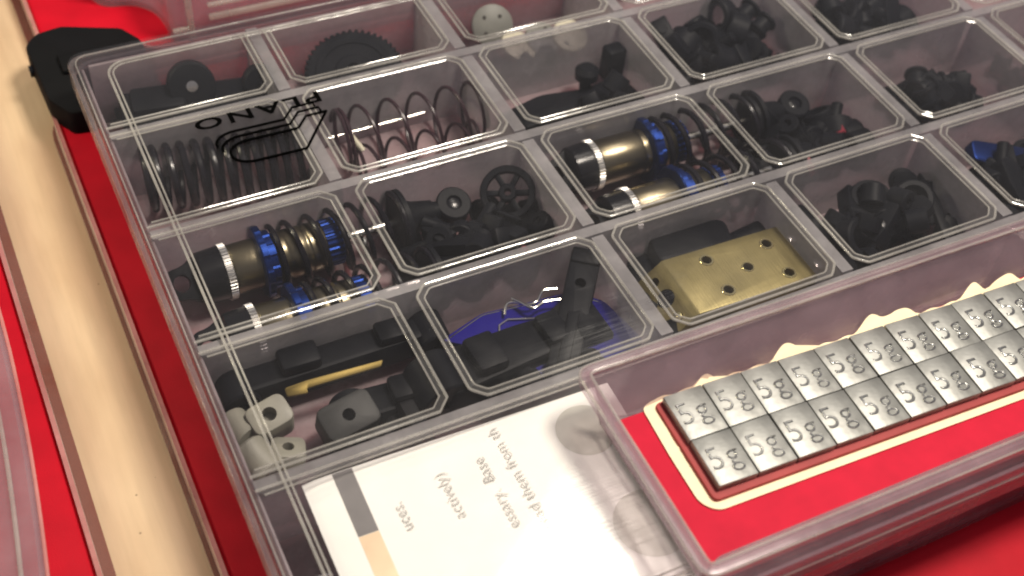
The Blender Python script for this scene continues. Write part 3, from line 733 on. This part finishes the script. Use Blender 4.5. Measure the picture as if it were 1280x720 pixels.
bush_block('pale grey rounded block with a hole in its top in the front left compartment', (17.6, 24.5, -14), euler(14, -6, 10), 'pale_grey')
bush_block('dark grey block with a recessed round hole in front of the gold strip', (36, 17.5, -15), euler(18, -4, 8), 'dark_grey', 15, 10, 9, 1.7)
def cyl_block(label, loc, rot, r, L):
    o = MB().lathe([(-L / 2, r - .7), (-L / 2 + .7, r), (L / 2 - .7, r), (L / 2, r - .7)], seg=30).build('spacer_sleeve', M['pale_grey'])
    place(o, loc, rot); return tag(o, label, 'sleeve', 'pale grey sleeves in the front left corner')
cyl_block('upper pale grey sleeve against the left wall of the front corner', (10.0, 25.5, -15.5), along((0.3, -0.9, 0.1)), 4.4, 9)
cyl_block('lower pale grey sleeve nearest the front left corner', (11.0, 14.0, -14.5), along((0.35, -0.9, -0.2)), 4.8, 10)
bush_block('smaller pale grey block below the one with a hole, partly tucked under it', (18.5, 14.5, -17.5), euler(-14, 8, -18), 'pale_grey', 9, 8, 7, 1.5)
heap(26, 56, 5, 13, (('link_arm', 2), ('rod_end', 1)), 'along the front wall of the gold strip compartment', mat='rubber')

# ------------------------------------------------------------------ compartment with the blue plate
t = thing('skid_plate', 'blue violet anodised plate with a narrow pointed end under black parts', 'plate', (95, 22, -15), euler(10, 0, 0))
pl = [(-27, 9), (-13, 13), (-2, 12), (14, 11), (22, 5), (27, -11), (18, -13), (-6, -12), (-16, 2)]
MB().prism(roundpoly(pl, 2), -1.0, 1.0, bev=0.3).build('plate', M['violet'], t)
MB().tube([(x, y, 1.0) for x, y in roundpoly([(-25, 8.6), (-13, 12.4), (-2, 11.4), (13, 10.4), (21, 4.6)], 1.5)][2:-2], 0.18, 5).build('bright_edge', M['steel'], t)
MB().tube([(-12, 3, 1.3), (-10, 7.5, 1.6), (-7, 8.4, 1.6), (0, 6.2, 1.6), (10, 5.2, 1.6)], 0.22, 6).build('edge_wire', M['silver'], t)
def smooth_path(pts, n=6):
    P = [Vector(p) for p in pts]; out = []
    for i in range(len(P) - 1):
        a, b_, c, d = P[max(i - 1, 0)], P[i], P[i + 1], P[min(i + 2, len(P) - 1)]
        for k in range(n):
            q = k / n
            out.append(0.5 * ((2 * b_) + (c - a) * q + (2 * a - 5 * b_ + 4 * c - d) * q * q + (3 * b_ - a - 3 * c + d) * q ** 3))
    out.append(P[-1]); return out
o = MB().tube(smooth_path([(87.5, 31.0, -11), (89.2, 33.6, -10), (91.5, 33.6, -10), (94, 31.0, -9.5), (97, 30.6, -9), (100.5, 33.4, -9), (104.5, 32.6, -9)]), 0.42, 7).tube(smooth_path([(91.2, 34.6, -9.4), (92.4, 32.6, -9.2), (95.0, 28.8, -9), (99, 29.6, -9), (104, 28.6, -9)]), 0.42, 7).build('body_clip', M['steel'])
tag(o, 'bent silver wire clip resting on the blue violet plate', 'clip')
t = thing('strut_bar', 'black bar with a sloping top and a round hole leaning across the blue violet plate', 'bar', (104.5, 22.5, -11), along((0.60, 0.78, 0.17)))
bar = MB().box((0, 0, 0), (43, 8.6, 6.4), bev=0.9).build('bar_body', M['black'], t)
mw = t.matrix_world.copy(); t.matrix_world = Matrix.Identity(4); bpy.context.view_layer.update()
cut(bar, MB().lathe([(0.5, 1.6), (5, 1.6)], Matrix.Translation((10, 0, 0)) @ along((0, 0, 1)), 20))
t.matrix_world = mw
MB().box((-9, 0, 3.4), (18, 3.2, 1.6), bev=0.4).build('spine', M['black'], t)
MB().box((19, 0, 3.2), (5, 8.2, 1.8), bev=0.6).build('end_lug', M['black'], t)
heap(72, 112, 4, 12, (('link_arm', 3), ('mount_block', 1)), 'along the front wall of the blue plate compartment')

# ------------------------------------------------------------------ printed sheet in the front compartment
t = thing('instruction_sheet', 'white printed instruction sheet under the front of the lid', 'paper', (16.5, -5.0, -3.2), rotz(-1.5))
sh = MB(); NX, NY = 24, 20
sv = []; sf = []
for j in range(NY + 1):
    for i in range(NX + 1):
        x = 82.0 * i / NX; y = 1.6 - 66.0 * j / NY
        x0 = 1.2 * (j / NY) ** 1.5 * (1 - i / NX)
        sv.append((x + x0, y, 0.45 * math.sin(x / 13) * (j / NY) - 0.2 - 0.8 * (max(0, 6 - x) / 6) ** 2))
for j in range(NY):
    for i in range(NX):
        a = j * (NX + 1) + i; sf.append((a, a + NX + 1, a + NX + 2, a + 1))
sheet = sh.add(sv, sf).build('sheet', M['paper'], t)
def flat(name, pts, mat, z=0.55):
    return MB().add([(x, y, z) for x, y in pts], [tuple(range(len(pts)))[::-1]]).build(name, mat, t)
def ztop(x, y):
    j = (1.6 - y) / 66.0 * NY; return 0.45 * math.sin(x / 13) * (j / NY) - 0.2 - 0.8 * (max(0, 6 - x) / 6) ** 2
def strip(name, x0, x1, y0, y1, mat, lift=0.05):
    b_ = MB(); V = []; F = []; nx, ny = max(2, int((x1 - x0) / 2)), max(2, int((y1 - y0) / 3.3))
    for j in range(ny + 1):
        for i in range(nx + 1):
            x = x0 + (x1 - x0) * i / nx; y = y0 + (y1 - y0) * j / ny
            V.append((x, y, ztop(x, y) + lift))
    for j in range(ny):
        for i in range(nx):
            a = j * (nx + 1) + i; F.append((a, a + 1, a + nx + 2, a + nx + 1))
    return b_.add(V, F).build(name, mat, t)
strip('printed_bar', 7.4, 12.4, -17.0, 1.4, M['ink_bar'])
strip('printed_bar', 7.4, 12.4, -60.0, -17.1, M['ink_peach'])
def spot(cx, cy, r):
    V = [(cx, cy, ztop(cx, cy) + .08)]; n = 36
    for k in range(n):
        a = 2 * math.pi * k / n; x, y = min(81.6, cx + r * math.cos(a)), cy + r * math.sin(a)
        V.append((x, y, ztop(x, y) + .06))
    return MB().add(V, [(0, 1 + k, 1 + (k + 1) % n) for k in range(n)]).build('printed_spot', M['ink_spot'], t)
spot(70.0, -9.5, 7.6); spot(72.5, -39, 9.2)
for body, x, y, sz in (('read them from th', 50.2, -31.5, 4.0), ('essary.  Base', 43.4, -28.5, 4.0), ('actively)', 32.6, -21.5, 4.0), ('uces.', 20.2, -20.0, 4.0)):
    text_mesh('printed_line', body, sz, M['ink'], t, mmT(x, y, 0.42, rotz(91.5)), spacing=1.02, offset=-0.03)
for i, (x, y, L, lab) in enumerate(((8.0, -24.0, 9.0, 'upper thin steel pin at the left of the white sheet'), (10.0, -31.0, 8.0, 'lower thin steel pin at the left of the white sheet'))):
    o = MB().lathe([(0, 0.6), (L, 0.6)], seg=10).build('steel_pin', M['steel'])
    place(o, (x - 1, y, -10), rotz(-6)); tag(o, lab, 'pin')

t = thing('added_dark_pad', 'added black pad darkening the front of the organizer under the open clear box', 'pad', (170, -42, FLOOR))  # added pad, stands in for the dark shade behind the front wall
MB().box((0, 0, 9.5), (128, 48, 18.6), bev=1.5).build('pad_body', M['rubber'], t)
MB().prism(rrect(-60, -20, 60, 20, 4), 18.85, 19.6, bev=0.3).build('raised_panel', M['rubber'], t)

# ------------------------------------------------------------------ open clear box with the wheel weights, on the lid
BX = thing('weight_box', 'shallow open clear box standing on the front of the large organizer lid', 'box', (84, -10, 1.0), rotz(-0.9))
bo = roundpoly([(0.0, -61.4), (200, -61.4), (200, 0), (0.0, 0)], 4.5, 5)       # outer rim, local
H = 13.4
fl = inset(bo, 7.0)
wl = MB()
n = len(bo); o0 = inset(bo, 1.6); o1 = inset(bo, 3.0); f0 = [(x, y - (3.4 if y > -30 else 0)) for x, y in inset(bo, 6.6)]; f1 = [(x, y - (3.2 if y > -30 else 0)) for x, y in inset(bo, 5.6)]
V = [(x, y, H - .4) for x, y in o0] + [(x, y, H - .4) for x, y in o1] + [(x, y, 0.9) for x, y in f0] + [(x, y, 0.1) for x, y in f1]
F = []
for i in range(n):
    j = (i + 1) % n
    F += [(n + i, n + j, 2 * n + j, 2 * n + i), (3 * n + i, 3 * n + j, j, i), (i, j, n + j, n + i)]
F += [tuple(2 * n + i for i in range(n)), tuple(3 * n + i for i in range(n))[::-1]]
wl.add(V, F).build('tray_wall', M['pink_clear'], BX)
rim = MB()
V = []; F = []
prof = [(0.0, -2.6), (-0.15, 0.0), (0.4, 0.5), (2.4, 0.6), (3.0, 0.2), (3.0, -0.6), (0.7, -0.9), (0.6, -2.6)]
rings = [[(x, y, H + z) for x, y in inset(bo, d)] for d, z in prof]
for rg in rings: V += rg
for a in range(len(prof)):
    c = (a + 1) % len(prof)
    for i in range(n):
        j = (i + 1) % n; F.append((a * n + i, a * n + j, c * n + j, c * n + i))
rim.add(V, F).build('rim', M['pink_clear'], BX)
MB().tube([(x, y, H + 0.55) for x, y in inset(bo, 2.7)], 0.4, 6, True).build('rim_ridge', M['ridge'], BX)
MB().tube([(x, y, H + 0.1) for x, y in inset(bo, 0.1)], 0.35, 6, True).build('rim_ridge', M['ridge'], BX)
lipo = roundpoly([(6.5, -62.8), (215, -62.8), (215, -54.5), (6.5, -54.5)], 9, 8)
MB().shell(lipo, 2.2, 6.6, 3.4).build('front_lip', M['pink_clear'], BX)
MB().tube([(x, y, 2.4) for x, y in inset(lipo, -0.1)], 0.28, 6, True).build('rim_ridge', M['ridge'], BX)
MB().tube([(x, y, 6.7) for x, y in inset(lipo, 0.5)], 0.4, 6, True).build('rim_ridge', M['pink_clear'], BX)
o = MB().prism(roundpoly([(7.0, -54.6), (192.6, -54.6), (192.6, -10.3), (7.0, -10.3)], 1.5), 0, 0.3).build('red_card', M['red_card'])
place(o, (84, -10, 2.0), rotz(-0.9)); tag(o, 'bright red card lining the floor of the open clear box', 'card')
WS = thing('weight_strip', 'strip of grey embossed wheel weights in two rows on a cream liner', 'wheel weights', (103.0, -48.6, 2.45), rotz(-2.3))
NW, WP, WD = 12, 11.15, 13.9
lw = NW * WP
edge = []
bumps = [(14, 8, 2.6), (39, 11, 4.2), (66, 13, 4.4), (75, 13, 3.6), (100, 11, 4.0), (111, 14, 3.6), (124, 11, 3)]
nb = 150
for k in range(nb + 1):
    x = lw + 3 - (lw + 3 + 1.5) * k / nb
    y = 2 * WD + 2.2 + 0.25 * math.sin(x * 0.9)
    for c, wd, hh in bumps:
        q = abs(x - c) / (wd * 0.5)
        if q < 1: y += hh * 0.5 * (1 + math.cos(math.pi * q)) ** 0.8
    edge.append((x, y))
ol = [(lw + 3, -3.9)] + edge + roundpoly([(-1.5, 2 * WD + 2.2), (-4.6, 2 * WD + 0.8), (-5.0, WD), (-4.8, -0.6), (-1.6, -4.1), (4, -4.0)], 2.2)[5:-5]
lb = MB().prism(ol, -0.02, 0.35)
for v in lb.bm.verts:                       # torn tabs of the liner bend up the back wall of the box
    if v.co.y > 2 * WD + 2.0:
        q = v.co.y - 2 * WD - 2.0; v.co.z += q * 1.0; v.co.y -= q * 0.55
lb.build('liner', M['liner'], WS)
MB().prism(roundpoly([(-1.7, -1.9), (lw + .4, -1.9), (lw + .4, 2 * WD + 0.4), (-1.7, 2 * WD + 0.4)], 1.8), 0.4, 1.5, bev=0.4).build('foam_tape', M['foam'], WS)
wm = MB().box((WP / 2, WD / 2, 2.7), (WP - 0.24, WD - 0.05, 2.3), bev=0.35, seg=2).mesh('wheel_weight'); wm.materials.append(M['lead'])
mk = None
for i in range(NW):
    for j in range(2):
        o = bpy.data.objects.new('wheel_weight', wm); scene.collection.objects.link(o); o.parent = WS
        o.location = Vector((i * WP, j * WD, random.uniform(-.12, .12))) * MM
        o.rotation_euler = (random.uniform(-.02, .02), random.uniform(-.02, .02), random.uniform(-.012, .012))
        if mk is None:
            g = text_mesh('embossed_mark', '5g', 9.0, M['mark'], o, mmT(0.9, 4.2, 3.8, Matrix.Diagonal((0.95, 1, 1, 1))), extrude=0.02, bevel=0.30, spacing=1.12, offset=-0.32)
            mk = g.data
        else:
            g = bpy.data.objects.new('embossed_mark', mk); scene.collection.objects.link(g); g.parent = o
            g.location = Vector((random.uniform(-.3, .3), random.uniform(-.3, .3), random.uniform(-.12, .08))) * MM; g.rotation_euler = (0, 0, random.uniform(-.03, .03))
